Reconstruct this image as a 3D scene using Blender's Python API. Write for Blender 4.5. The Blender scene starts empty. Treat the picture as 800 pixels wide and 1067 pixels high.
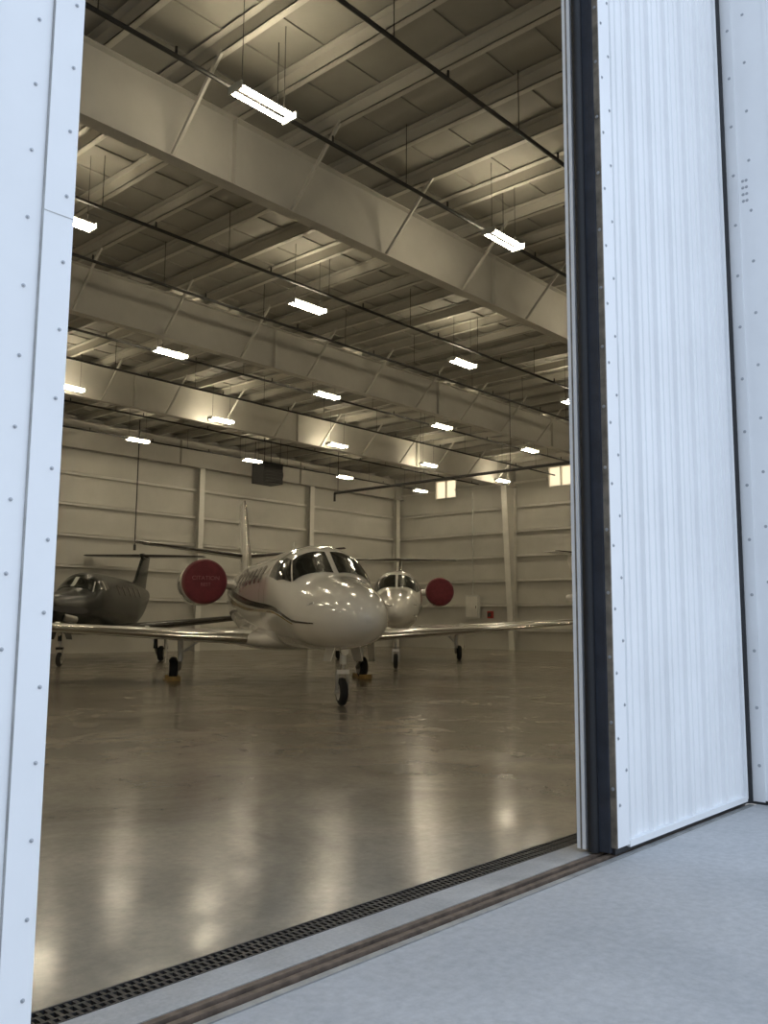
import bpy, math, random
from mathutils import Vector, Matrix
random.seed(4)
scene = bpy.context.scene
scene.view_settings.view_transform = 'Standard'
H = 1.4

# ------------------------------------------------------------------ materials
def mat(name, col, rough=0.5, metal=0.0, var=0.08, nscale=3.0, coat=0.0, bump=0.0, bscale=40.0,
        rvar=0.0, col2=None, emit=None, estr=0.0):
    m = bpy.data.materials.new(name); m.use_nodes = True
    nt = m.node_tree; b = nt.nodes['Principled BSDF']
    tc = nt.nodes.new('ShaderNodeTexCoord')
    n = nt.nodes.new('ShaderNodeTexNoise'); n.inputs['Scale'].default_value = nscale
    n.inputs['Detail'].default_value = 8; n.inputs['Roughness'].default_value = 0.6
    nt.links.new(tc.outputs['Object'], n.inputs['Vector'])
    r = nt.nodes.new('ShaderNodeValToRGB')
    c2 = col2 if col2 else [c*(1-var) for c in col]
    r.color_ramp.elements[0].position = 0.32; r.color_ramp.elements[1].position = 0.68
    r.color_ramp.elements[0].color = (*c2, 1); r.color_ramp.elements[1].color = (*[min(1, c*(1+var*0.5)) for c in col], 1)
    nt.links.new(n.outputs['Fac'], r.inputs['Fac']); nt.links.new(r.outputs['Color'], b.inputs['Base Color'])
    b.inputs['Roughness'].default_value = rough; b.inputs['Metallic'].default_value = metal
    b.inputs['Coat Weight'].default_value = coat; b.inputs['Coat Roughness'].default_value = 0.05
    if bump:
        n3 = nt.nodes.new('ShaderNodeTexNoise'); n3.inputs['Scale'].default_value = bscale; n3.inputs['Detail'].default_value = 4
        nt.links.new(tc.outputs['Object'], n3.inputs['Vector'])
        bp = nt.nodes.new('ShaderNodeBump'); bp.inputs['Strength'].default_value = bump; bp.inputs['Distance'].default_value = 0.01
        nt.links.new(n3.outputs['Fac'], bp.inputs['Height']); nt.links.new(bp.outputs['Normal'], b.inputs['Normal'])
    if emit:
        b.inputs['Emission Color'].default_value = (*emit, 1); b.inputs['Emission Strength'].default_value = estr
    return m

M = {}
M['doorwhite'] = mat('door_white_paint', (0.85, 0.865, 0.88), 0.40, var=0.05, nscale=1.2)
M['screw'] = mat('screw_steel', (0.45, 0.47, 0.5), 0.4, 0.6)
M['rubber'] = mat('black_rubber', (0.012, 0.013, 0.016), 0.6, var=0.3, bump=0.3)
M['navy'] = mat('dark_frame_paint', (0.03, 0.036, 0.05), 0.5, var=0.3, nscale=8)
M['brown'] = mat('weathered_edge', (0.22, 0.19, 0.15), 0.6, var=0.5, nscale=9)
M['wall'] = mat('insulated_wall_liner', (0.57, 0.55, 0.49), 0.6, var=0.10, nscale=0.5, bump=0.15, bscale=3)
M['girt'] = mat('girt_paint', (0.76, 0.74, 0.67), 0.5, var=0.05)
M['beam'] = mat('beam_primer', (0.56, 0.54, 0.48), 0.55, var=0.08, nscale=1)
M['purlin'] = mat('purlin_paint', (0.48, 0.46, 0.40), 0.55, var=0.1, nscale=0.7)
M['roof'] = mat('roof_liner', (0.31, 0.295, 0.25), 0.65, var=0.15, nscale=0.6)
M['pipe'] = mat('dark_pipe', (0.03, 0.028, 0.025), 0.5, var=0.2)
M['jet'] = mat('aircraft_cream_paint', (0.86, 0.84, 0.78), 0.14, var=0.02, coat=0.9)
M['glass'] = mat('cockpit_glass', (0.012, 0.014, 0.012), 0.06, var=0.3, coat=0.5)
M['cabwin'] = mat('cabin_window', (0.06, 0.03, 0.022), 0.12, var=0.3)
M['chrome'] = mat('polished_leading_edge', (0.62, 0.60, 0.56), 0.18, 1.0, var=0.05)
M['maroon'] = mat('engine_cover_fabric', (0.15, 0.018, 0.028), 0.75, var=0.25, nscale=8, bump=0.3)
M['pink'] = mat('cover_lettering_paint', (0.33, 0.13, 0.14), 0.7)
M['tire'] = mat('tire_rubber', (0.014, 0.014, 0.014), 0.7, var=0.3)
M['hub'] = mat('wheel_hub', (0.62, 0.6, 0.55), 0.35, 0.3)
M['steel'] = mat('gear_steel', (0.5, 0.49, 0.46), 0.3, 0.7)
M['stripe'] = mat('dark_stripe_paint', (0.04, 0.033, 0.027), 0.25, coat=0.3)
M['gold'] = mat('gold_stripe_paint', (0.35, 0.25, 0.10), 0.25, coat=0.5)
M['dark'] = mat('dark_aircraft_paint', (0.009, 0.011, 0.010), 0.25, var=0.35, nscale=1.5, coat=0.0)
M['rust'] = mat('rusty_rail', (0.20, 0.15, 0.115), 0.6, 0.3, var=0.5, nscale=12)
M['iron'] = mat('cast_iron_grate', (0.05, 0.05, 0.052), 0.5, 0.5, var=0.4, nscale=10)
M['pit'] = mat('drain_pit', (0.008, 0.008, 0.008), 0.9)
M['chock'] = mat('chock_wood', (0.55, 0.36, 0.12), 0.7, var=0.3, nscale=8)
M['heater'] = mat('heater_housing', (0.02, 0.02, 0.02), 0.5)
M['red'] = mat('red_enamel', (0.4, 0.03, 0.02), 0.4)
M['tube'] = mat('lamp_tube', (1, 1, 1), 0.5, emit=(1.0, 0.87, 0.645), estr=68.0)
M['fixture'] = mat('fixture_metal', (0.6, 0.6, 0.55), 0.5)
M['grey'] = mat('threshold_steel', (0.42, 0.42, 0.41), 0.5, 0.4, var=0.3, nscale=6)

def concrete(name, c1, c2, rough, rv, scale, spec=0.5):
    m = bpy.data.materials.new(name); m.use_nodes = True
    nt = m.node_tree; b = nt.nodes['Principled BSDF']; L = nt.links.new
    tc = nt.nodes.new('ShaderNodeTexCoord')
    def noise(s, d=8, r=0.6, dist=0.0):
        n = nt.nodes.new('ShaderNodeTexNoise'); n.inputs['Scale'].default_value = s
        n.inputs['Detail'].default_value = d; n.inputs['Roughness'].default_value = r; n.inputs['Distortion'].default_value = dist
        L(tc.outputs['Object'], n.inputs['Vector']); return n
    a = noise(scale, 10, 0.65, 0.6); ramp = nt.nodes.new('ShaderNodeValToRGB')
    ramp.color_ramp.elements[0].position = 0.33; ramp.color_ramp.elements[1].position = 0.66
    ramp.color_ramp.elements[0].color = (*c2, 1); ramp.color_ramp.elements[1].color = (*c1, 1)
    L(a.outputs['Fac'], ramp.inputs['Fac'])
    f = noise(scale*25, 6, 0.7)
    mr = nt.nodes.new('ShaderNodeMapRange'); mr.inputs['From Min'].default_value = 0.3; mr.inputs['From Max'].default_value = 0.7
    mr.inputs['To Min'].default_value = 0.86; mr.inputs['To Max'].default_value = 1.1
    L(f.outputs['Fac'], mr.inputs['Value'])
    mx = nt.nodes.new('ShaderNodeMix'); mx.data_type = 'RGBA'; mx.blend_type = 'MULTIPLY'; mx.inputs[0].default_value = 1
    L(ramp.outputs['Color'], mx.inputs[6]); L(mr.outputs['Result'], mx.inputs[7]); L(mx.outputs[2], b.inputs['Base Color'])
    g = noise(scale*1.7, 6, 0.6, 1.0)
    m2 = nt.nodes.new('ShaderNodeMapRange'); m2.inputs['From Min'].default_value = 0.35; m2.inputs['From Max'].default_value = 0.65
    m2.inputs['To Min'].default_value = rough-rv; m2.inputs['To Max'].default_value = rough+rv
    L(g.outputs['Fac'], m2.inputs['Value']); L(m2.outputs['Result'], b.inputs['Roughness'])
    b.inputs['Specular IOR Level'].default_value = spec
    bp = nt.nodes.new('ShaderNodeBump'); bp.inputs['Strength'].default_value = 0.10; bp.inputs['Distance'].default_value = 0.01
    L(noise(scale*9, 3).outputs['Fac'], bp.inputs['Height']); L(bp.outputs['Normal'], b.inputs['Normal'])
    return m
M['floor'] = concrete('polished_concrete', (0.34, 0.30, 0.235), (0.19, 0.17, 0.135), 0.20, 0.06, 0.6, 0.42)
M['apron'] = concrete('apron_concrete', (0.50, 0.495, 0.49), (0.41, 0.41, 0.41), 0.75, 0.1, 0.8, 0.3)
M['curb'] = concrete('threshold_concrete', (0.50, 0.49, 0.47), (0.36, 0.35, 0.335), 0.6, 0.1, 2.0, 0.4)

m = bpy.data.materials.new('translucent_skylight_panel'); m.use_nodes = True
nt = m.node_tree; nt.nodes.clear()
o = nt.nodes.new('ShaderNodeOutputMaterial'); t = nt.nodes.new('ShaderNodeBsdfTranslucent'); t.inputs['Color'].default_value = (1.0, 0.86, 0.66, 1)
nt.links.new(t.outputs[0], o.inputs['Surface']); M['glaze'] = m

# ------------------------------------------------------------------ mesh builder
class MB:
    def __init__(s): s.v = []; s.f = []; s.m = []; s.mats = []; s.sm = []
    def mi(s, k):
        if k not in s.mats: s.mats.append(k)
        return s.mats.index(k)
    def add(s, vs, fs, k, smooth=False):
        o = len(s.v); s.v += [tuple(p) for p in vs]; i = s.mi(k)
        for f in fs: s.f.append(tuple(o+a for a in f)); s.m.append(i); s.sm.append(smooth)
    def box(s, x0, x1, y0, y1, z0, z1, k):
        vs = [(x0,y0,z0),(x1,y0,z0),(x1,y1,z0),(x0,y1,z0),(x0,y0,z1),(x1,y0,z1),(x1,y1,z1),(x0,y1,z1)]
        s.add(vs, [(0,3,2,1),(4,5,6,7),(0,1,5,4),(1,2,6,5),(2,3,7,6),(3,0,4,7)], k)
    def rev(s, org, axis, prof, k, seg=24, smooth=True, ks=None):
        org = Vector(org); a = Vector(axis).normalized()
        u = a.orthogonal().normalized(); w = a.cross(u)
        o = len(s.v); n = len(prof)
        for t, r in prof:
            for j in range(seg):
                an = 2*math.pi*j/seg
                s.v.append(tuple(org + a*t + (u*math.cos(an) + w*math.sin(an))*max(r, 1e-4)))
        for i in range(n-1):
            kk = s.mi(ks[i] if ks else k)
            for j in range(seg):
                j2 = (j+1) % seg
                s.f.append((o+i*seg+j, o+i*seg+j2, o+(i+1)*seg+j2, o+(i+1)*seg+j)); s.m.append(kk); s.sm.append(smooth)
    def cyl(s, p0, p1, r, k, seg=12, r1=None):
        p0 = Vector(p0); p1 = Vector(p1); L = (p1-p0).length; r1 = r if r1 is None else r1
        s.rev(p0, p1-p0, [(0, 0), (0, r), (L, r1), (L, 0)], k, seg, smooth=(seg > 6 and r > 0.02))
    def strut(s, p0, p1, w, k):
        s.cyl(p0, p1, w*0.7, k, 4)
    def obj(s, name, parent=None, bevel=0, autosmooth=True):
        me = bpy.data.meshes.new(name); me.from_pydata(s.v, [], s.f)
        for k in s.mats: me.materials.append(M[k])
        for p, i, sm in zip(me.polygons, s.m, s.sm): p.material_index = i; p.use_smooth = sm
        me.update()
        import bmesh
        bm = bmesh.new(); bm.from_mesh(me); bmesh.ops.recalc_face_normals(bm, faces=bm.faces); bm.to_mesh(me); bm.free()
        if autosmooth:
            try: me.set_sharp_from_angle(angle=math.radians(42))
            except Exception: pass
        ob = bpy.data.objects.new(name, me); scene.collection.objects.link(ob)
        if parent: ob.parent = parent
        if bevel:
            b = ob.modifiers.new('bevel', 'BEVEL'); b.width = bevel; b.segments = 2; b.limit_method = 'ANGLE'
        return ob
def single(name, box, k, **kw):
    b = MB(); b.box(*box, k); return b.obj(name, **kw)

# ------------------------------------------------------------------ building shell
XL, XR, YB = -15.0, 41.0, 36.0
YF = 3.20
ZB, ZT, ZR = 8.9, 10.15, 10.42
single('floor', (XL, XR, YF, YB, -0.2, 0.0), 'floor')
b = MB(); b.box(-40, 70, -45, 2.66, -0.2, 0.0, 'apron')
b.obj('apron_ground')
b = MB(); b.box(XL, XR, 2.90, 3.05, -0.2, 0.0, 'curb'); b.obj('trim_1')

# door track rails
b = MB()
b.box(XL, 7.3, 2.66, 2.90, -0.2, -0.035, 'rust')
b.box(XL, 7.3, 2.665, 2.70, -0.035, 0.004, 'grey')
b.box(XL, 7.3, 2.735, 2.765, -0.035, 0.006, 'rust')
b.box(XL, 7.3, 2.80, 2.83, -0.035, 0.006, 'rust')
b.box(XL, 7.3, 2.845, 2.90, -0.035, 0.003, 'curb')
b.obj('door_track')

# trench drain
b = MB(); D0 = 3.05
b.box(XL, XR, D0, YF, -0.2, -0.08, 'pit')
b.box(XL, XR, D0, D0+.01, -0.08, 0.002, 'iron'); b.box(XL, XR, YF-.01, YF, -0.08, 0.002, 'iron')
b.box(-2, 9, 3.092, 3.104, -0.03, 0.0, 'iron'); b.box(-2, 9, 3.146, 3.158, -0.03, 0.0, 'iron')
x = -2.0; i = 0
while x < 9:
    o = 0.017
    b.box(x, x+0.016, D0+.01, 3.092, -0.03, 0.0, 'iron')
    b.box(x+o, x+o+0.016, 3.104, 3.146, -0.03, 0.0, 'iron')
    b.box(x, x+0.016, 3.158, YF-.01, -0.03, 0.0, 'iron')
    x += 0.036; i += 1
b.obj('trench_drain')

# walls
def wall_girts(b, axis, pos, a0, a1):
    z = 1.1; d = 0.20
    while z < ZR-0.4:
        b.box(a0, a1, pos-d, pos, z, z+0.03, 'girt'); b.box(a0, a1, pos-d, pos-d+.012, z-0.09, z+0.03, 'girt')
        z += 1.35
b = MB(); b.box(XL, XR+0.2, YB, YB+0.2, 0, ZR, 'wall')
wall_girts(b, 'Y', YB, XL, XR)
b.obj('wall_back')
wins = [(32.2, 1.6), (24.4, 1.6)]
wz0, wz1 = 8.72, 9.86
b = MB(); ys = [YF-0.1]
for yc, w in sorted(wins): ys += [yc-w/2, yc+w/2]
ys.append(YB)
b.box(XR, XR+0.2, ys[0], YB, 0, wz0, 'wall'); b.box(XR, XR+0.2, ys[0], YB, wz1, ZR, 'wall')
for i in range(0, len(ys), 2): b.box(XR, XR+0.2, ys[i], ys[i+1], wz0, wz1, 'wall')
z = 1.1
while z < ZR-0.4:
    segs = [(ys[0], YB)] if not (wz0-.05 < z < wz1+.1) else [(ys[i], ys[i+1]) for i in range(0, len(ys), 2)]
    for a0, a1 in segs:
        b.box(XR-.2, XR, a0, a1, z, z+0.03, 'girt'); b.box(XR-.2, XR-.188, a0, a1, z-0.09, z+0.03, 'girt')
    z += 1.35
b.obj('wall_right')
for i, (yc, w) in enumerate(wins):
    b = MB(); b.box(XR+0.08, XR+0.09, yc-w/2, yc+w/2, wz0, wz1, 'glaze')
    for yy in (yc-w/2, yc+w/2-0.06, yc-0.025): b.box(XR-0.04, XR+0.12, yy, yy+0.06, wz0, wz1, 'girt')
    b.box(XR-0.04, XR+0.12, yc-w/2, yc+w/2, wz0, wz0+0.06, 'girt'); b.box(XR-0.04, XR+0.12, yc-w/2, yc+w/2, wz1-0.06, wz1, 'girt')
    b.obj('window_%d' % (i+1))
single('wall_left', (XL-0.2, XL, 3.05, YB+0.2, 0, ZR), 'wall')
single('wall_front', (XL-0.2, XR+0.2, 3.06, 3.22, 8.6, ZR), 'wall')

# ceiling
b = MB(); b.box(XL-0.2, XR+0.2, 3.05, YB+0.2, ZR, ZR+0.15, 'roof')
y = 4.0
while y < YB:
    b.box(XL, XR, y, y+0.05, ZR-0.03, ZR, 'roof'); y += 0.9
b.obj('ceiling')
b = MB(); px = []; x = XL+0.6
while x < XR-0.2:
    px.append(x)
    b.box(x, x+0.015, 3.25, YB, ZT, ZR-0.031, 'purlin')
    b.box(x, x+0.12, 3.25, YB, ZT, ZT+0.012, 'purlin'); b.box(x-0.12, x, 3.25, YB, ZR-0.045, ZR-0.031, 'purlin')
    x += 1.30
b.obj('roof_purlins')

beamY = [3.6, 11.8, 19.75, 27.3, 35.6]
for i, y in enumerate(beamY):
    b = MB()
    b.box(XL, XR, y-0.008, y+0.008, ZB+0.02, ZT-0.02, 'beam')
    b.box(XL, XR, y-0.13, y+0.13, ZB, ZB+0.02, 'beam'); b.box(XL, XR, y-0.13, y+0.13, ZT-0.02, ZT-0.001, 'beam')
    for j, x in enumerate(px):
        if j % 6 == 0: b.box(x-0.006, x+0.006, y-0.12, y+0.12, ZB+0.02, ZT-0.02, 'beam')
        if j % 2 == 1 and i < 4:
            for s in (-1, 1):
                b.strut((x+0.02, y+s*0.1, ZB+0.03), (x+0.02, y+s*1.35, ZT+0.05), 0.055, 'beam')
    b.obj('roof_beam')

# columns
def tapered_col(y):
    b = MB(); x1 = XR-0.21
    def web(yy0, yy1, d0, d1, z0, z1, k='beam'):
        vs = [(x1-d0,yy0,z0),(x1,yy0,z0),(x1,yy1,z0),(x1-d0,yy1,z0),(x1-d1,yy0,z1),(x1,yy0,z1),(x1,yy1,z1),(x1-d1,yy1,z1)]
        b.add(vs, [(0,3,2,1),(4,5,6,7),(0,1,5,4),(1,2,6,5),(2,3,7,6),(3,0,4,7)], k)
    web(y-0.01, y+0.01, 0.32, 0.95, 0, ZB)
    b.box(x1-0.02, x1, y-0.17, y+0.17, 0, ZB, 'beam')
    vs = [(x1-0.34,y-0.17,0),(x1-0.32,y-0.17,0),(x1-0.32,y+0.17,0),(x1-0.34,y+0.17,0),(x1-0.97,y-0.17,ZB),(x1-0.95,y-0.17,ZB),(x1-0.95,y+0.17,ZB),(x1-0.97,y+0.17,ZB)]
    b.add(vs, [(0,3,2,1),(4,5,6,7),(0,1,5,4),(1,2,6,5),(2,3,7,6),(3,0,4,7)], 'girt')
    b.obj('steel_column')
for y in beamY[1:4]: tapered_col(y)
for x in (-12.0, -4.6, 3.0, 10.6, 18.2, 25.9, 33.3, 40.5):
    b = MB(); y1 = YB-0.21
    b.box(x-0.15, x+0.15, y1-0.28, y1-0.265, 0, ZB-.01, 'girt'); b.box(x-0.15, x+0.15, y1-0.015, y1, 0, ZB-.01, 'beam')
    b.box(x-0.006, x+0.006, y1-0.265, y1-0.015, 0, ZB-.01, 'beam')
    b.obj('steel_column')

# pipes parallel to the beams
for y, z in ((7.45, 9.3), (9.85, 9.2), (14.95, 9.3), (17.4, 9.3), (22.0, 9.3), (24.6, 9.3), (29.6, 9.3), (33.6, 9.3)):
    b = MB(); b.cyl((XL+.3, y, z), (XR-.3, y, z), 0.035, 'pipe', 10)
    x = XL+2
    while x < XR-.5: 
        b.cyl((x, y, z), (x, y, ZR-0.05), 0.008, 'pipe', 6)
        if x+1.2 < XR-.4: b.cyl((x+1.2, y, z), (x+1.2, y, z+0.14), 0.02, 'pipe', 6)
        x += 3.05
    b.obj('sprinkler_pipe')
b = MB(); b.cyl((28.2, 14, 7.28), (28.2, 28.6, 7.28), 0.06, 'pipe', 10)
for y in (14.2, 19.0, 23.5, 28.4): b.cyl((28.2, y, 7.28), (28.2, y, ZR-.05), 0.012, 'pipe', 6)
b.cyl((28.2, 28.6, 7.28), (28.2, 28.6, 6.9), 0.05, 'pipe', 8)
b.obj('gas_pipe')
b = MB(); cx, cy = 21.5, 34.3
b.cyl((cx, cy, ZR-.05), (cx, cy, 4.75), 0.025, 'pipe', 6); b.cyl((cx, cy, 4.75), (cx, cy, 4.5), 0.06, 'pipe', 8)
b.obj('hanging_cord_reel')

# ceiling lights
b = MB()
for s in (-0.105, 0.105):
    b.rev((-0.50, s, 0), (1, 0, 0), [(0, 0), (0, 0.032), (1.0, 0.032), (1.0, 0)], 'tube', 10)
b.box(-0.52, 0.52, -0.04, 0.04, 0.04, 0.09, 'fixture')
for xx in (-0.53, 0.50): b.box(xx, xx+0.03, -0.15, 0.15, -0.04, 0.07, 'fixture')
for xx in (-0.4, 0.4): b.cyl((xx, 0, 0.09), (xx, 0, 1.45), 0.006, 'pipe', 5)
first = b.obj('ceiling_light'); lm = first.data; k = 0
for j in range(5):
    for i in range(-3, 6):
        p = (7.75+6.14*i, 9.46+5.66*j, 8.9)
        if k == 0: first.location = p
        else:
            ob = bpy.data.objects.new('ceiling_light', lm); scene.collection.objects.link(ob); ob.location = p
        k += 1

# unit heater
b = MB(); hx, hy, hz = 27.9, 33.0, 8.1
b.box(hx-0.6, hx+0.6, hy-0.45, hy+0.45, hz, hz+1.0, 'heater')
for q in range(6): b.box(hx-0.52, hx+0.52, hy-0.50, hy-0.45, hz+0.08+q*0.15, hz+0.12+q*0.15, 'pipe')
b.rev((hx+0.6, hy, hz+0.5), (1, 0, 0), [(0, 0.36), (0.12, 0.36), (0.12, 0.3), (0.02, 0.28), (0.02, 0)], 'pipe', 20)
for sx in (-0.5, 0.5):
    for sy in (-0.35, 0.35): b.cyl((hx+sx, hy+sy, hz+1.0), (hx+sx, hy+sy, ZR-.05), 0.015, 'pipe', 6)
b.obj('unit_heater')
b = MB(); b.box(XR-0.42, XR-0.21, 29.6, 30.5, 1.7, 3.0, 'fixture'); b.box(XR-0.44, XR-0.42, 29.66, 30.44, 1.78, 2.92, 'girt')
b.box(XR-0.46, XR-0.44, 29.7, 29.76, 2.25, 2.4, 'pipe'); b.cyl((XR-0.3, 30.05, 3.0), (XR-0.3, 30.05, ZB), 0.03, 'fixture', 8)
b.obj('electrical_cabinet', bevel=0.01)
b = MB(); b.box(XR-0.4, XR-0.21, 28.7, 29.0, 1.7, 2.1, 'red'); b.box(XR-0.41, XR-0.40, 28.74, 28.96, 1.78, 2.02, 'glass'); b.obj('fire_extinguisher_cabinet', bevel=0.01)

# ------------------------------------------------------------------ hangar doors
DZ = 8.7
def screws(b, pts, nrm, r=0.008):
    for p in pts:
        b.rev(p, nrm, [(0, r*1.7), (0.0015, r*1.7), (0.002, r), (0.007, r*0.9), (0.008, 0)], 'screw', 8)
b = MB(); LX = 1.42; LY = 2.73
b.box(-6.0, LX-0.004, LY+0.012, 3.01, 0.03, DZ, 'doorwhite')
b.box(LX-0.105, LX, LY, LY+0.012, 0.03, DZ, 'doorwhite')
b.box(LX-0.004, LX, LY+0.012, 3.0, 0.03, DZ, 'doorwhite')
b.box(LX-0.109, LX-0.105, LY+0.004, LY+0.012, 0.03, DZ, 'grey')
x = LX-0.30
while x > -5.8:
    b.box(x-0.05, x, LY-0.018, LY+0.012, 0.03, DZ, 'doorwhite'); x -= 0.30
pts = []
z = 0.25
while z < DZ:
    pts.append((LX-0.03, LY, z)); pts.append((LX-0.155, LY+0.012, z+0.12)); z += 0.235
screws(b, pts, (0, -1, 0), 0.0042)
b.box(LX-0.105, LX+0.0, LY-0.0012, LY, 2.76, 2.763, 'grey')
b.obj('door_1')
single('door_2', (XL, -6.05, LY, 3.01, 0.03, DZ), 'doorwhite')

# right leaf
b = MB(); RX0, RX1, RY0, RY1 = 5.11, 7.26, 2.69, 2.935
b.box(RX0, RX1, RY0+0.037, RY1-0.03, 0.05, DZ, 'doorwhite')
xs = RX0+0.16; prof = [(xs, 0.0)]
def rib(x, w, h): prof.extend([(x-w, 0), (x-w*0.6, -h), (x+w*0.6, -h), (x+w, 0)])
x = xs+0.06; q = 0
while x < RX1-0.06:
    if q % 3 == 0: rib(x, 0.036, 0.026)
    else: rib(x, 0.022, 0.009)
    x += 0.102; q += 1
prof.append((RX1-0.02, 0))
vs = []; fs = []
for (px_, d) in prof: vs += [(px_, RY0+0.036+d, 0.07), (px_, RY0+0.036+d, DZ)]
for i in range(len(prof)-1): fs.append((2*i, 2*i+2, 2*i+3, 2*i+1))
b.add(vs, fs, 'doorwhite')
b.box(RX0, RX0+0.15, RY0, RY0+0.037, 0.05, DZ, 'doorwhite')
b.box(RX1-0.03, RX1, RY0, RY0+0.037, 0.05, DZ, 'doorwhite')
b.box(RX0+0.15, RX1-0.03, RY0-0.006, RY0+0.037, 0.035, 0.075, 'doorwhite')
b.box(RX0, RX1, RY0+0.02, RY0+0.05, 0.008, 0.05, 'rubber')
b.box(RX0-0.012, RX0, RY0, RY0+0.04, 0.05, DZ, 'brown')
b.box(RX0-0.03, RX0, RY0+0.04, RY0+0.11, 0.02, DZ, 'navy')
b.box(RX0-0.02, RX0, RY0+0.11, RY1-.05, 0.02, DZ, 'navy')
b.rev((RX0-0.035, RY0+0.145, 0.015), (0, 0, 1), [(0, 0), (0, 0.036), (DZ, 0.036), (DZ, 0)], 'rubber', 16)
b.box(RX0-0.045, RX0+0.1, RY1-0.05, RY1+0.01, 0.02, DZ, 'doorwhite')
b.box(RX0-0.049, RX0-0.045, RY1-0.026, RY1-0.016, 0.02, DZ, 'brown')
pts = []; pe = []
z = 0.3
while z < DZ:
    pts.append((RX0+0.035, RY0, z)); pts.append((RX0+0.13, RY0, z+0.2)); pe.append((RX0-0.012, RY0+0.02, z+0.1)); z += 0.4
screws(b, pts, (0, -1, 0), 0.007); screws(b, pe, (-1, 0, 0), 0.007)
b.obj('door_3')
b = MB(); b.box(RX1, 7.37, 2.73, 3.0, 0.01, DZ, 'navy'); b.cyl((7.325, 2.725, 0.01), (7.325, 2.725, DZ), 0.045, 'rubber', 12); b.obj('trim_2')
b = MB(); b.box(7.37, 41.2, 2.22, 3.05, 0.02, DZ+0.1, 'doorwhite')
b.box(7.362, 7.37, 2.30, 2.33, 0.02, DZ, 'doorwhite')
b.box(7.358, 7.37, 2.595, 2.70, 0.02, DZ, 'doorwhite')
b.box(7.36, 7.40, 2.22, 2.70, 0.0, 0.03, 'rubber')
pts = []; z = 0.3
while z < DZ: pts += [(7.358, 2.63, z), (7.37, 2.5, z+0.1)]; z += 0.45
pts += [(7.37, 2.56-0.03*a, 5.0+0.06*c) for a in range(2) for c in range(4)]
screws(b, pts, (-1, 0, 0), 0.008)
b.obj('wall_front_jamb')

# ------------------------------------------------------------------ aircraft
def lerp(a, b, t): return a+(b-a)*t
def interp(st, x):
    n = len(st)
    if x <= st[0][0]: return st[0][1:]
    if x >= st[-1][0]: return st[-1][1:]
    for i in range(n-1):
        if st[i][0] <= x <= st[i+1][0]: break
    h = st[i+1][0]-st[i][0]; t = (x-st[i][0])/h; out = []
    for c in range(1, len(st[0])):
        def sl(a): return (st[a+1][c]-st[a][c])/(st[a+1][0]-st[a][0])
        def tan(a):
            if a == 0 or a == n-1: return sl(0) if a == 0 else sl(n-2)
            p, q = sl(a-1), sl(a)
            return 0 if p*q <= 0 else 2*p*q/(p+q)
        m0, m1 = tan(i)*h, tan(i+1)*h
        out.append((2*t**3-3*t*t+1)*st[i][c]+(t**3-2*t*t+t)*m0+(-2*t**3+3*t*t)*st[i+1][c]+(t**3-t*t)*m1)
    return out
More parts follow.
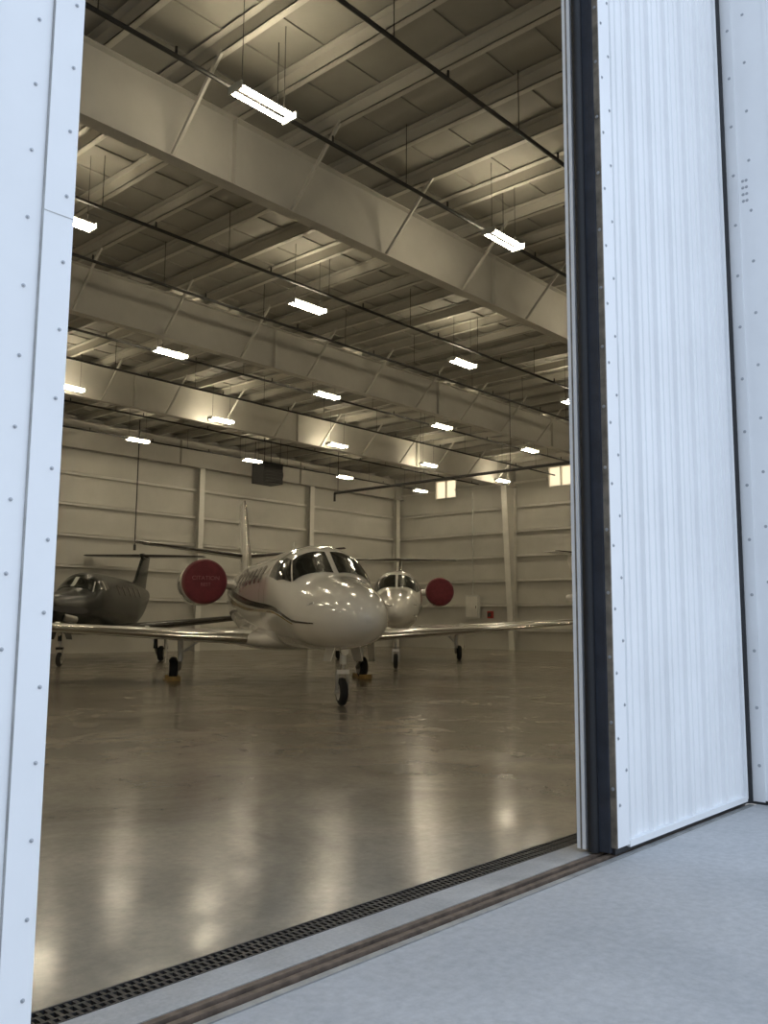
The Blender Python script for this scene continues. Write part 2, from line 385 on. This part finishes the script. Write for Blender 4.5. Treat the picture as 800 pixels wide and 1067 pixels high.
class Fus:
    def __init__(s, st, n=2.15, mid=0.5): s.st = st; s.n = n; s.mid = mid
    def P(s, x, th, off=0.0):
        hw, zt, zb = interp(s.st, x); mid = lerp(zb, zt, s.mid)
        c, si = math.cos(th), math.sin(th); e = 2/s.n
        y = (hw+off)*math.copysign(abs(c)**e, c)
        hh = (zt-mid if si > 0 else mid-zb)+off
        return Vector((x, y, mid+hh*math.copysign(abs(si)**e, si)))
    def N(s, x, th):
        a = s.P(x+0.01, th)-s.P(x-0.01, th); b_ = s.P(x, th+0.01)-s.P(x, th-0.01)
        n = a.cross(b_); n.normalize()
        hw, zt, zb = interp(s.st, x)
        c = Vector((x, 0, lerp(zb, zt, s.mid)))
        if n.dot(s.P(x, th)-c) < 0: n = -n
        return n
    def S(s, x, th, off): return s.P(x, th)+s.N(x, th)*off
    def mesh(s, b, k, nx=90, nt=48):
        x0, x1 = s.st[0][0], s.st[-1][0]; vs = []; fs = []
        xs = [x0+(x1-x0)*((i/nx)**1.7) for i in range(nx+1)]
        for x in xs:
            for j in range(nt): vs.append(s.P(x, 2*math.pi*j/nt))
        for i in range(nx):
            for j in range(nt):
                j2 = (j+1) % nt; fs.append((i*nt+j, i*nt+j2, (i+1)*nt+j2, (i+1)*nt+j))
        fs.append(tuple(range(nt))); fs.append(tuple(nx*nt+j for j in reversed(range(nt))))
        b.add(vs, fs, k, True)
    def patch(s, b, c4, k, off=0.012, n=10):
        vs = []; fs = []
        for i in range(n+1):
            for j in range(n+1):
                u, v = i/n, j/n
                x = lerp(lerp(c4[0][0], c4[1][0], u), lerp(c4[3][0], c4[2][0], u), v)
                t = lerp(lerp(c4[0][1], c4[1][1], u), lerp(c4[3][1], c4[2][1], u), v)
                vs.append(s.S(x, math.radians(t), off))
        for i in range(n):
            for j in range(n): a = i*(n+1)+j; fs.append((a, a+1, a+n+2, a+n+1))
        b.add(vs, fs, k, True)
    def oval(s, b, x, thd, rx, rz, k, off=0.01, side=1):
        th = math.radians(thd); vs = [s.S(x, th, off)]; n = 20
        hw, zt, zb = interp(s.st, x); rad = (zt-zb)/2
        for j in range(n):
            a = 2*math.pi*j/n; ca, sa = math.cos(a), math.sin(a)
            dx = rx*math.copysign(abs(ca)**0.7, ca); dz = rz*math.copysign(abs(sa)**0.7, sa)
            vs.append(s.S(x+dx, th+dz/rad*(1 if math.cos(th) > 0 else -1), off))
        b.add(vs, [(0, 1+j, 1+(j+1) % n) for j in range(n)], k, True)
    def strip(s, b, pts, k, off=0.008, side=1):
        vs = []; fs = []; n = 50
        for i in range(n+1):
            x = lerp(pts[0][0], pts[-1][0], i/n); lo, hi = interp(pts, x)
            for t in (lo, (lo+hi)/2, hi):
                tt = math.radians(t if side > 0 else 180-t); vs.append(s.S(x, tt, off))
        for i in range(n):
            for j in range(2): a = i*3+j; fs.append((a, a+1, a+4, a+3))
        b.add(vs, fs, k, True)

def foil(b, secs, k, kle=None, vertical=False, le=0.05):
    N = 14; pr = []
    xs = [(1-math.cos(math.pi*i/N))/2 for i in range(N+1)]
    def yt(x): return 5*(0.2969*math.sqrt(x)-0.126*x-0.3516*x*x+0.2843*x**3-0.1036*x**4)
    for x in reversed(xs): pr.append((x, yt(x)*1.1))
    for x in xs[1:-1]: pr.append((x, -yt(x)*0.8))
    n = len(pr); vs = []
    for (xl, y, z, ch, th) in secs:
        for (px_, pz) in pr:
            if vertical: vs.append((xl+px_*ch, y+pz*ch*th, z))
            else: vs.append((xl+px_*ch, y, z+pz*ch*th))
    fa = []; fb = []
    for i in range(len(secs)-1):
        for j in range(n):
            j2 = (j+1) % n; f = (i*n+j, i*n+j2, (i+1)*n+j2, (i+1)*n+j)
            xx = (pr[j][0]+pr[j2][0])/2
            (fb if (kle and xx < le) else fa).append(f)
    fa.append(tuple(range(n))); fa.append(tuple((len(secs)-1)*n+j for j in reversed(range(n))))
    o = len(b.v); b.add(vs, fa, k, True)
    if fb:
        i = b.mi(kle)
        for f in fb: b.f.append(tuple(o+a for a in f)); b.m.append(i); b.sm.append(True)

def wheel(b, x, y, z, r, w):
    h = w/2
    b.rev((x, y-h, z), (0, 1, 0), [(0.25*h, 0), (0.25*h, r*0.3), (0.1*h, r*0.55), (0.0, r*0.6), (0.02*h, r*0.75), (0.35*h, r*0.94), (0.75*h, r), (1.25*h, r), (1.65*h, r*0.94), (1.98*h, r*0.75), (2*h, r*0.6), (1.9*h, r*0.55), (1.75*h, r*0.3), (1.75*h, 0)],
          'tire', 28, ks=['hub']*3+['tire']*7+['hub']*3)

def gear_nose(b, x, ztop, r=0.235, pk='jet'):
    wheel(b, x, 0, r, r, 0.14)
    for s in (-1, 1): b.strut((x, s*0.10, r), (x-0.03, s*0.09, r+0.34), 0.045, 'steel')
    b.cyl((x, -0.12, r), (x, 0.12, r), 0.035, 'steel', 10)
    b.box(x-0.07, x+0.04, -0.11, 0.11, r+0.30, r+0.37, pk)
    b.cyl((x-0.03, 0, r+0.34), (x-0.05, 0, ztop-0.22), 0.035, 'chrome', 12)
    b.cyl((x-0.05, 0, ztop-0.3), (x-0.06, 0, ztop+0.15), 0.06, pk, 12)
    b.strut((x-0.02, 0, r+0.4), (x+0.14, 0, r+0.52), 0.035, 'steel'); b.strut((x+0.14, 0, r+0.52), (x-0.02, 0, ztop-0.2), 0.035, 'steel')
    b.strut((x-0.05, 0, ztop-0.15), (x+0.55, 0, ztop+0.12), 0.04, 'steel')
    for s in (-1, 1):
        b.add([(x-0.35, s*0.2, ztop+0.02), (x+0.3, s*0.2, ztop), (x+0.25, s*0.27, ztop-0.26), (x-0.3, s*0.27, ztop-0.24),
               (x-0.35, s*0.215, ztop+0.02), (x+0.3, s*0.215, ztop), (x+0.25, s*0.285, ztop-0.26), (x-0.3, s*0.285, ztop-0.24)],
              [(0,1,2,3),(4,7,6,5),(0,4,5,1),(1,5,6,2),(2,6,7,3),(3,7,4,0)], pk)
    b.cyl((x-0.1, 0.0, ztop-0.08), (x-0.17, 0, ztop-0.08), 0.07, 'chrome', 12)
def gear_main(b, x, y, ztop, r=0.28, pk='jet'):
    s = 1 if y > 0 else -1
    wheel(b, x, y, r, r, 0.2)
    b.cyl((x, y-0.16*s, r), (x, y+0.1*s, r), 0.045, 'steel', 10)
    b.strut((x, y-0.14*s, r), (x-0.35, y-0.14*s, r+0.22), 0.08, 'steel')
    b.cyl((x-0.35, y-0.14*s, r+0.18), (x-0.28, y-0.12*s, ztop), 0.065, pk, 12)
    b.cyl((x-0.02, y-0.14*s, r+0.05), (x-0.25, y-0.13*s, ztop-0.08), 0.035, 'chrome', 10)
    b.strut((x-0.3, y-0.13*s, r+0.35), (x-0.28, y-0.75*s, ztop), 0.045, 'steel')
    b.add([(x-0.5, y+0.17*s, ztop), (x+0.2, y+0.17*s, ztop), (x+0.15, y+0.22*s, r+0.15), (x-0.42, y+0.22*s, r+0.15),
           (x-0.5, y+0.155*s, ztop), (x+0.2, y+0.155*s, ztop), (x+0.15, y+0.205*s, r+0.15), (x-0.42, y+0.205*s, r+0.15)],
          [(0,1,2,3),(4,7,6,5),(0,4,5,1),(1,5,6,2),(2,6,7,3),(3,7,4,0)], pk)

def place(name, x, y, phi):
    e = bpy.data.objects.new(name, None); scene.collection.objects.link(e)
    e.empty_display_size = 0.5; e.location = (x, y, 0); e.rotation_euler = (0, 0, math.radians(phi)); return e

XLS = [(0, .03, 1.49, 1.43), (0.06, .17, 1.61, 1.31), (0.2, .29, 1.73, 1.20), (0.5, .44, 1.88, 1.08), (1.0, .59, 2.02, 0.99), (1.6, .71, 2.14, .94), (2.15, .80, 2.25, .91),
       (2.6, .86, 2.49, .90), (3.05, .91, 2.74, .89), (3.5, .94, 2.87, .89), (4.2, .96, 2.92, .89), (6, .96, 2.93, .89), (9.2, .95, 2.93, .92), (11, .86, 2.90, 1.12),
       (12.6, .66, 2.84, 1.45), (14.2, .40, 2.74, 1.86), (15.3, .2, 2.62, 2.15), (15.7, .06, 2.52, 2.3)]
def jet(x, y, phi, ttail=False, dz=0.0, hws=1.0, text=True, half=8.4, covers=True):
    E = place('private_jet', x, y, phi)
    st = [(a, h*hws, t+dz, bb+dz) for a, h, t, bb in XLS]
    F = Fus(st); b = MB(); F.mesh(b, 'jet'); b.obj('fuselage', E)
    b = MB()
    for s in (1, -1):
        A = lambda t: t if s > 0 else 180-t
        F.patch(b, [(2.22, A(87.5)), (2.98, A(87.5)), (3.12, A(50)), (2.52, A(34))], 'glass')
        F.patch(b, [(2.57, A(31.5)), (3.15, A(48)), (3.52, A(46)), (3.22, A(18))], 'glass')
        F.patch(b, [(3.29, A(18)), (3.58, A(45)), (3.97, A(42)), (3.97, A(20))], 'glass')
        for q in range(7):
            F.oval(b, 5.15+q*0.62, A(27), 0.16, 0.21, 'cabwin')
    b.obj('windows', E, autosmooth=False)
    b = MB()
    for s in (1, -1):
        F.strip(b, [(1.2, -14, -11.5), (3, -14, -9.5), (6, -8, -2), (10, 8, 16), (13.8, 30, 44)], 'stripe', side=s)
        F.strip(b, [(2.2, -18, -16), (6, -14, -11), (10, 0, 5), (13.5, 20, 27)], 'gold', side=s)
    F.patch(b, [(4.30, 45), (4.315, 45), (4.315, -35), (4.30, -35)], 'stripe', 0.006, 6)
    F.patch(b, [(4.92, 45), (4.935, 45), (4.935, -35), (4.92, -35)], 'stripe', 0.006, 6)
    b.obj('livery_stripes', E, autosmooth=False)
    wz = 1.02+dz*0.5
    G = Fus([(5.2, .25, wz+.1, wz-.05), (5.8, .8, wz+.2, wz-.20), (7, 1.0, wz+.25, wz-.25), (9.5, 1.0, wz+.25, wz-.25), (10.6, .6, wz+.25, wz-.1), (11.2, .2, wz+.2, wz+.05)], 2.6)
    b = MB(); G.mesh(b, 'jet', 30, 32); b.obj('belly_fairing', E)
    b = MB(); k = half/8.4
    for s in (1, -1):
        foil(b, [(6.3, s*0.6, wz, 3.05, .13), (6.9, s*2.2*k, wz+.06, 2.35, .125), (7.7, s*5.2*k, wz+.22, 1.75, .12), (8.5, s*8.1*k, wz+.40, 1.12, .11), (8.75, s*8.4*k, wz+.42, .75, .08)], 'jet', 'chrome', le=0.045)
        for yy in (3.0, 5.0): foil(b, [(8.6, s*yy*k-0.05, wz+.02+yy*0.04, 1.0, .25), (8.6, s*yy*k+0.05, wz+.02+yy*0.04, 1.0, .25)], 'jet')
    b.obj('wings', E)
    b = MB(); top = 5.15 if not ttail else 4.35
    foil(b, [(11.6, 0, 2.55+dz, 3.7, .09), (12.7, 0, 3.0+dz, 2.55, .11), (14.0, 0, top-.25, 1.65, .10), (14.25, 0, top, 1.3, .06)], 'jet', 'chrome', vertical=True, le=0.04)
    hz = 3.35 if not ttail else top-0.1
    hs = 3.2 if not ttail else 2.5; di = 0.42 if not ttail else 0.03
    x0 = 13.5 if not ttail else 14.05
    for s in (1, -1):
        foil(b, [(x0, s*0.0, hz, 1.5, .11), (x0+0.7, s*hs, hz+di, .85, .09), (x0+.85, s*(hs+.08), hz+di, .55, .06)], 'jet', 'stripe', le=0.05)
    b.obj('tail', E)
    ez = 2.40+dz; ey = 1.62
    for i, s in enumerate((1, -1)):
        b = MB(); o = (9.25, s*ey, ez)
        b.rev(o, (1, 0, 0), [(0.02, 0.40), (0, 0.47), (0.06, 0.515), (0.3, 0.56), (0.9, 0.59), (2.0, 0.57), (2.9, 0.47), (3.5, 0.38), (3.5, 0.34), (2.9, 0.32), (2.9, 0)], 'jet', 36, ks=['chrome']*2+['jet']*6+['steel']*2)
        foil(b, [(9.9, s*0.7, ez-.05, 2.5, .12), (9.9, s*(ey-.4), ez, 2.3, .12)], 'jet')
        b.obj('engine_%d' % (i+1), E)
        if covers:
            b = MB(); b.rev((9.25, s*ey, ez), (1, 0, 0), [(-0.07, 0), (-0.07, 0.25), (-0.06, 0.44), (-0.03, 0.51), (0.02, 0.53), (0.22, 0.565), (0.22, 0.52)], 'maroon', 36)
            b.obj('engine_cover_%d' % (i+1), E)
            if text:
                for t, zz, sz in (('CITATION', 0.03, 0.145), ('BEST', -0.12, 0.12)):
                    cu = bpy.data.curves.new('cover_lettering', 'FONT'); cu.body = t; cu.size = sz; cu.align_x = 'CENTER'; cu.extrude = 0.002
                    cu.materials.append(M['pink']); ob = bpy.data.objects.new('cover_lettering', cu); scene.collection.objects.link(ob)
                    ob.parent = E; ob.location = (9.25-0.078, s*ey, ez+zz); ob.rotation_euler = (math.pi/2, 0, -math.pi/2)
    b = MB(); gear_nose(b, 1.7, 1.0+dz)
    for s in (1, -1): gear_main(b, 8.9, s*2.35, wz+0.06)
    b.obj('landing_gear', E)
    b = MB()
    for s in (1, -1): 
        p = F.S(1.3, math.radians(20 if s > 0 else 160), -0.01); b.cyl(p, p+Vector((0, s*.10, -.03)), .012, 'steel', 8); b.cyl(p+Vector((0.03, s*.10, -.03)), p+Vector((-.16, s*.10, -.03)), .010, 'steel', 8)
    p = F.P(6.0, math.pi/2); foil(b, [(6, 0, p.z-.02, .3, .12), (6.15, 0, p.z+.25, .15, .1)], 'jet', vertical=True)
    b.obj('antennas', E)
    return E
jet(10.02, 9.35, 59)
jet(19.5, 17.2, 40.5, ttail=True, dz=0.25, hws=0.88, half=6.8, text=False)
jet(34.3, 3.8, 95, ttail=True, dz=0.1, hws=0.88, half=5.9, text=False, covers=False)

def chock(x, y, rot):
    e = MB()
    for s in (-1, 1):
        e.add([(s*0.27-.07,-.16,0),(s*0.27+.07,-.16,0),(s*0.27+.07,.16,0),(s*0.27-.07,.16,0),(s*0.27+s*.05-.01,-.16,.11),(s*0.27+s*.05+.01,-.16,.11),(s*0.27+s*.05+.01,.16,.11),(s*0.27+s*.05-.01,.16,.11)],
              [(0,3,2,1),(4,5,6,7),(0,1,5,4),(1,2,6,5),(2,3,7,6),(3,0,4,7)], 'chock')
    e.cyl((-.27, .2, .03), (.27, .2, .03), .01, 'chock', 6)
    o = e.obj('wheel_chock'); o.location = (x, y, 0.001); o.rotation_euler = (0, 0, math.radians(rot))
R = Matrix.Rotation(math.radians(59), 3, 'Z')
for s in (1, -1):
    p = Vector((10.02, 9.35, 0))+R@Vector((8.9, s*2.35, 0)); chock(p.x, p.y, 59)

def turboprop(x, y, phi):
    E = place('turboprop_airplane', x, y, phi)
    st = [(0, .20, 1.98, 1.58), (0.1, .30, 2.08, 1.42), (0.4, .38, 2.16, 1.22), (1.2, .50, 2.28, 1.08), (2.1, .62, 2.38, 1.0), (2.6, .70, 2.52, .97), (3.1, .76, 2.80, .95), (3.6, .80, 2.97, .94), (4.5, .82, 3.03, .93), (8.5, .80, 3.02, .96),
          (10.5, .62, 2.94, 1.3), (12.2, .36, 2.84, 1.85), (13.4, .16, 2.74, 2.25), (13.7, .05, 2.66, 2.4)]
    F = Fus(st); b = MB(); F.mesh(b, 'dark'); b.obj('fuselage', E)
    b = MB()
    for s in (1, -1):
        A = lambda t: t if s > 0 else 180-t
        F.patch(b, [(2.50, A(86)), (3.12, A(86)), (3.25, A(52)), (2.75, A(40))], 'glass')
        F.patch(b, [(2.82, A(37)), (3.3, A(50)), (3.75, A(47)), (3.7, A(24))], 'glass')
        F.patch(b, [(3.82, A(24)), (3.86, A(46)), (4.15, A(45)), (4.2, A(26))], 'glass')
        for q in range(5): F.oval(b, 5.6+q*0.85, A(28), 0.16, 0.2, 'cabwin')
    b.obj('windows', E, autosmooth=False)
    b = MB()
    for s in (1, -1):
        A = lambda t: t if s > 0 else 180-t
        F.patch(b, [(2.75, A(39.5)), (3.25, A(51.5)), (3.3, A(50)), (2.82, A(37.2))], 'fixture', 0.014)
        F.patch(b, [(3.72, A(24)), (3.77, A(46)), (3.85, A(46)), (3.81, A(24))], 'fixture', 0.014)
    F.patch(b, [(2.50, 94), (3.12, 94), (3.12, 86), (2.50, 86)], 'fixture', 0.014)
    b.obj('window_frames', E, autosmooth=False)
    b = MB()
    for s in (1, -1):
        foil(b, [(4.6, s*0.5, 1.08, 2.2, .15), (4.9, s*3.5, 1.38, 1.75, .14), (5.4, s*7.2, 1.78, 1.15, .12), (5.5, s*7.35, 2.05, .7, .08)], 'dark', 'stripe', le=0.05)
    foil(b, [(9.8, 0, 2.6, 3.4, .08), (11.2, 0, 3.1, 2.2, .11), (12.3, 0, 4.15, 1.6, .10), (12.35, 0, 4.22, 1.5, .08)], 'dark', vertical=True)
    for s in (1, -1): foil(b, [(12.25, 0, 4.2, 1.45, .11), (12.6, s*2.5, 4.22, .9, .10), (12.7, s*2.6, 4.22, .6, .06)], 'dark', 'stripe', le=0.05)
    b.rev((11.95, 0, 4.2), (1, 0, 0), [(0, 0), (.1, .07), (.5, .12), (1.4, .1), (1.9, .01)], 'dark', 14)
    b.obj('wings_and_tail', E)
    b = MB()
    b.rev((-0.55, 0, 1.78), (1, 0, 0), [(0, 0), (0.05, .08), (.2, .18), (.45, .24), (.57, .245)], 'dark', 24)
    for q in range(4):
        a = math.radians(5+90*q); d = Vector((0, math.cos(a), math.sin(a))); c = Vector((-0.2, 0, 1.78))
        t = d.cross(Vector((1, 0, 0))); vs = []
        for r, w in ((.2, .05), (.5, .09), (.9, .10), (1.2, .08), (1.3, .03)):
            for (u, v) in ((-1, -.3), (0, .15), (1, .3), (0, -.15)): vs.append(c+d*r+t*w*u+Vector((w*v, 0, 0)))
        fs = [(i*4+j, i*4+(j+1) % 4, i*4+4+(j+1) % 4, i*4+4+j) for i in range(4) for j in range(4)]+[(3, 2, 1, 0), (16, 17, 18, 19)]
        b.add(vs, fs, 'pipe', True)
    for s in (1, -1): b.cyl((0.6, s*.36, 1.5), (0.95, s*.62, 1.42), .11, 'steel', 14)
    b.obj('propeller', E)
    b = MB(); gear_nose(b, 1.6, 1.08, .22, 'dark')
    for s in (1, -1): gear_main(b, 6.0, s*2.2, 1.28, .27, 'dark')
    b.obj('landing_gear', E)
turboprop(12.55, 24.6, 45)

# ------------------------------------------------------------------ world + light
w = bpy.data.worlds.new('World'); scene.world = w; w.use_nodes = True
nt = w.node_tree; nt.nodes.clear(); L = nt.links.new
o = nt.nodes.new('ShaderNodeOutputWorld'); bg = nt.nodes.new('ShaderNodeBackground')
tc = nt.nodes.new('ShaderNodeTexCoord'); sp = nt.nodes.new('ShaderNodeSeparateXYZ'); rp = nt.nodes.new('ShaderNodeValToRGB')
L(tc.outputs['Generated'], sp.inputs[0]); L(sp.outputs['Z'], rp.inputs['Fac'])
rp.color_ramp.elements[0].position = 0.0; rp.color_ramp.elements[0].color = (0.88, 0.93, 1.0, 1)
rp.color_ramp.elements[1].position = 0.8; rp.color_ramp.elements[1].color = (0.60, 0.76, 1.0, 1)
L(rp.outputs['Color'], bg.inputs['Color'])
mr = nt.nodes.new('ShaderNodeMapRange'); mr.inputs['From Min'].default_value = -1; mr.inputs['From Max'].default_value = 1
mr.inputs['To Min'].default_value = 1.0; mr.inputs['To Max'].default_value = 1.75     # brighter sky towards +X
L(sp.outputs['X'], mr.inputs['Value']); L(mr.outputs['Result'], bg.inputs['Strength'])
L(bg.outputs[0], o.inputs[0])

# ------------------------------------------------------------------ camera
f = 923.0
d1 = Vector((842, -122, -f)).normalized(); d2 = Vector((-1027, -108, -f)); d2 = (d2-d1*d2.dot(d1)).normalized(); d3 = d1.cross(d2)
cam = bpy.data.cameras.new('camera'); co = bpy.data.objects.new('camera', cam); scene.collection.objects.link(co)
mt = Matrix((d1, d2, d3)).to_4x4(); mt.translation = (0, 0, H); co.matrix_world = mt
cam.sensor_fit = 'VERTICAL'; cam.sensor_height = 36; cam.lens = f/1067*36; cam.clip_end = 300; cam.clip_start = 0.05
scene.camera = co
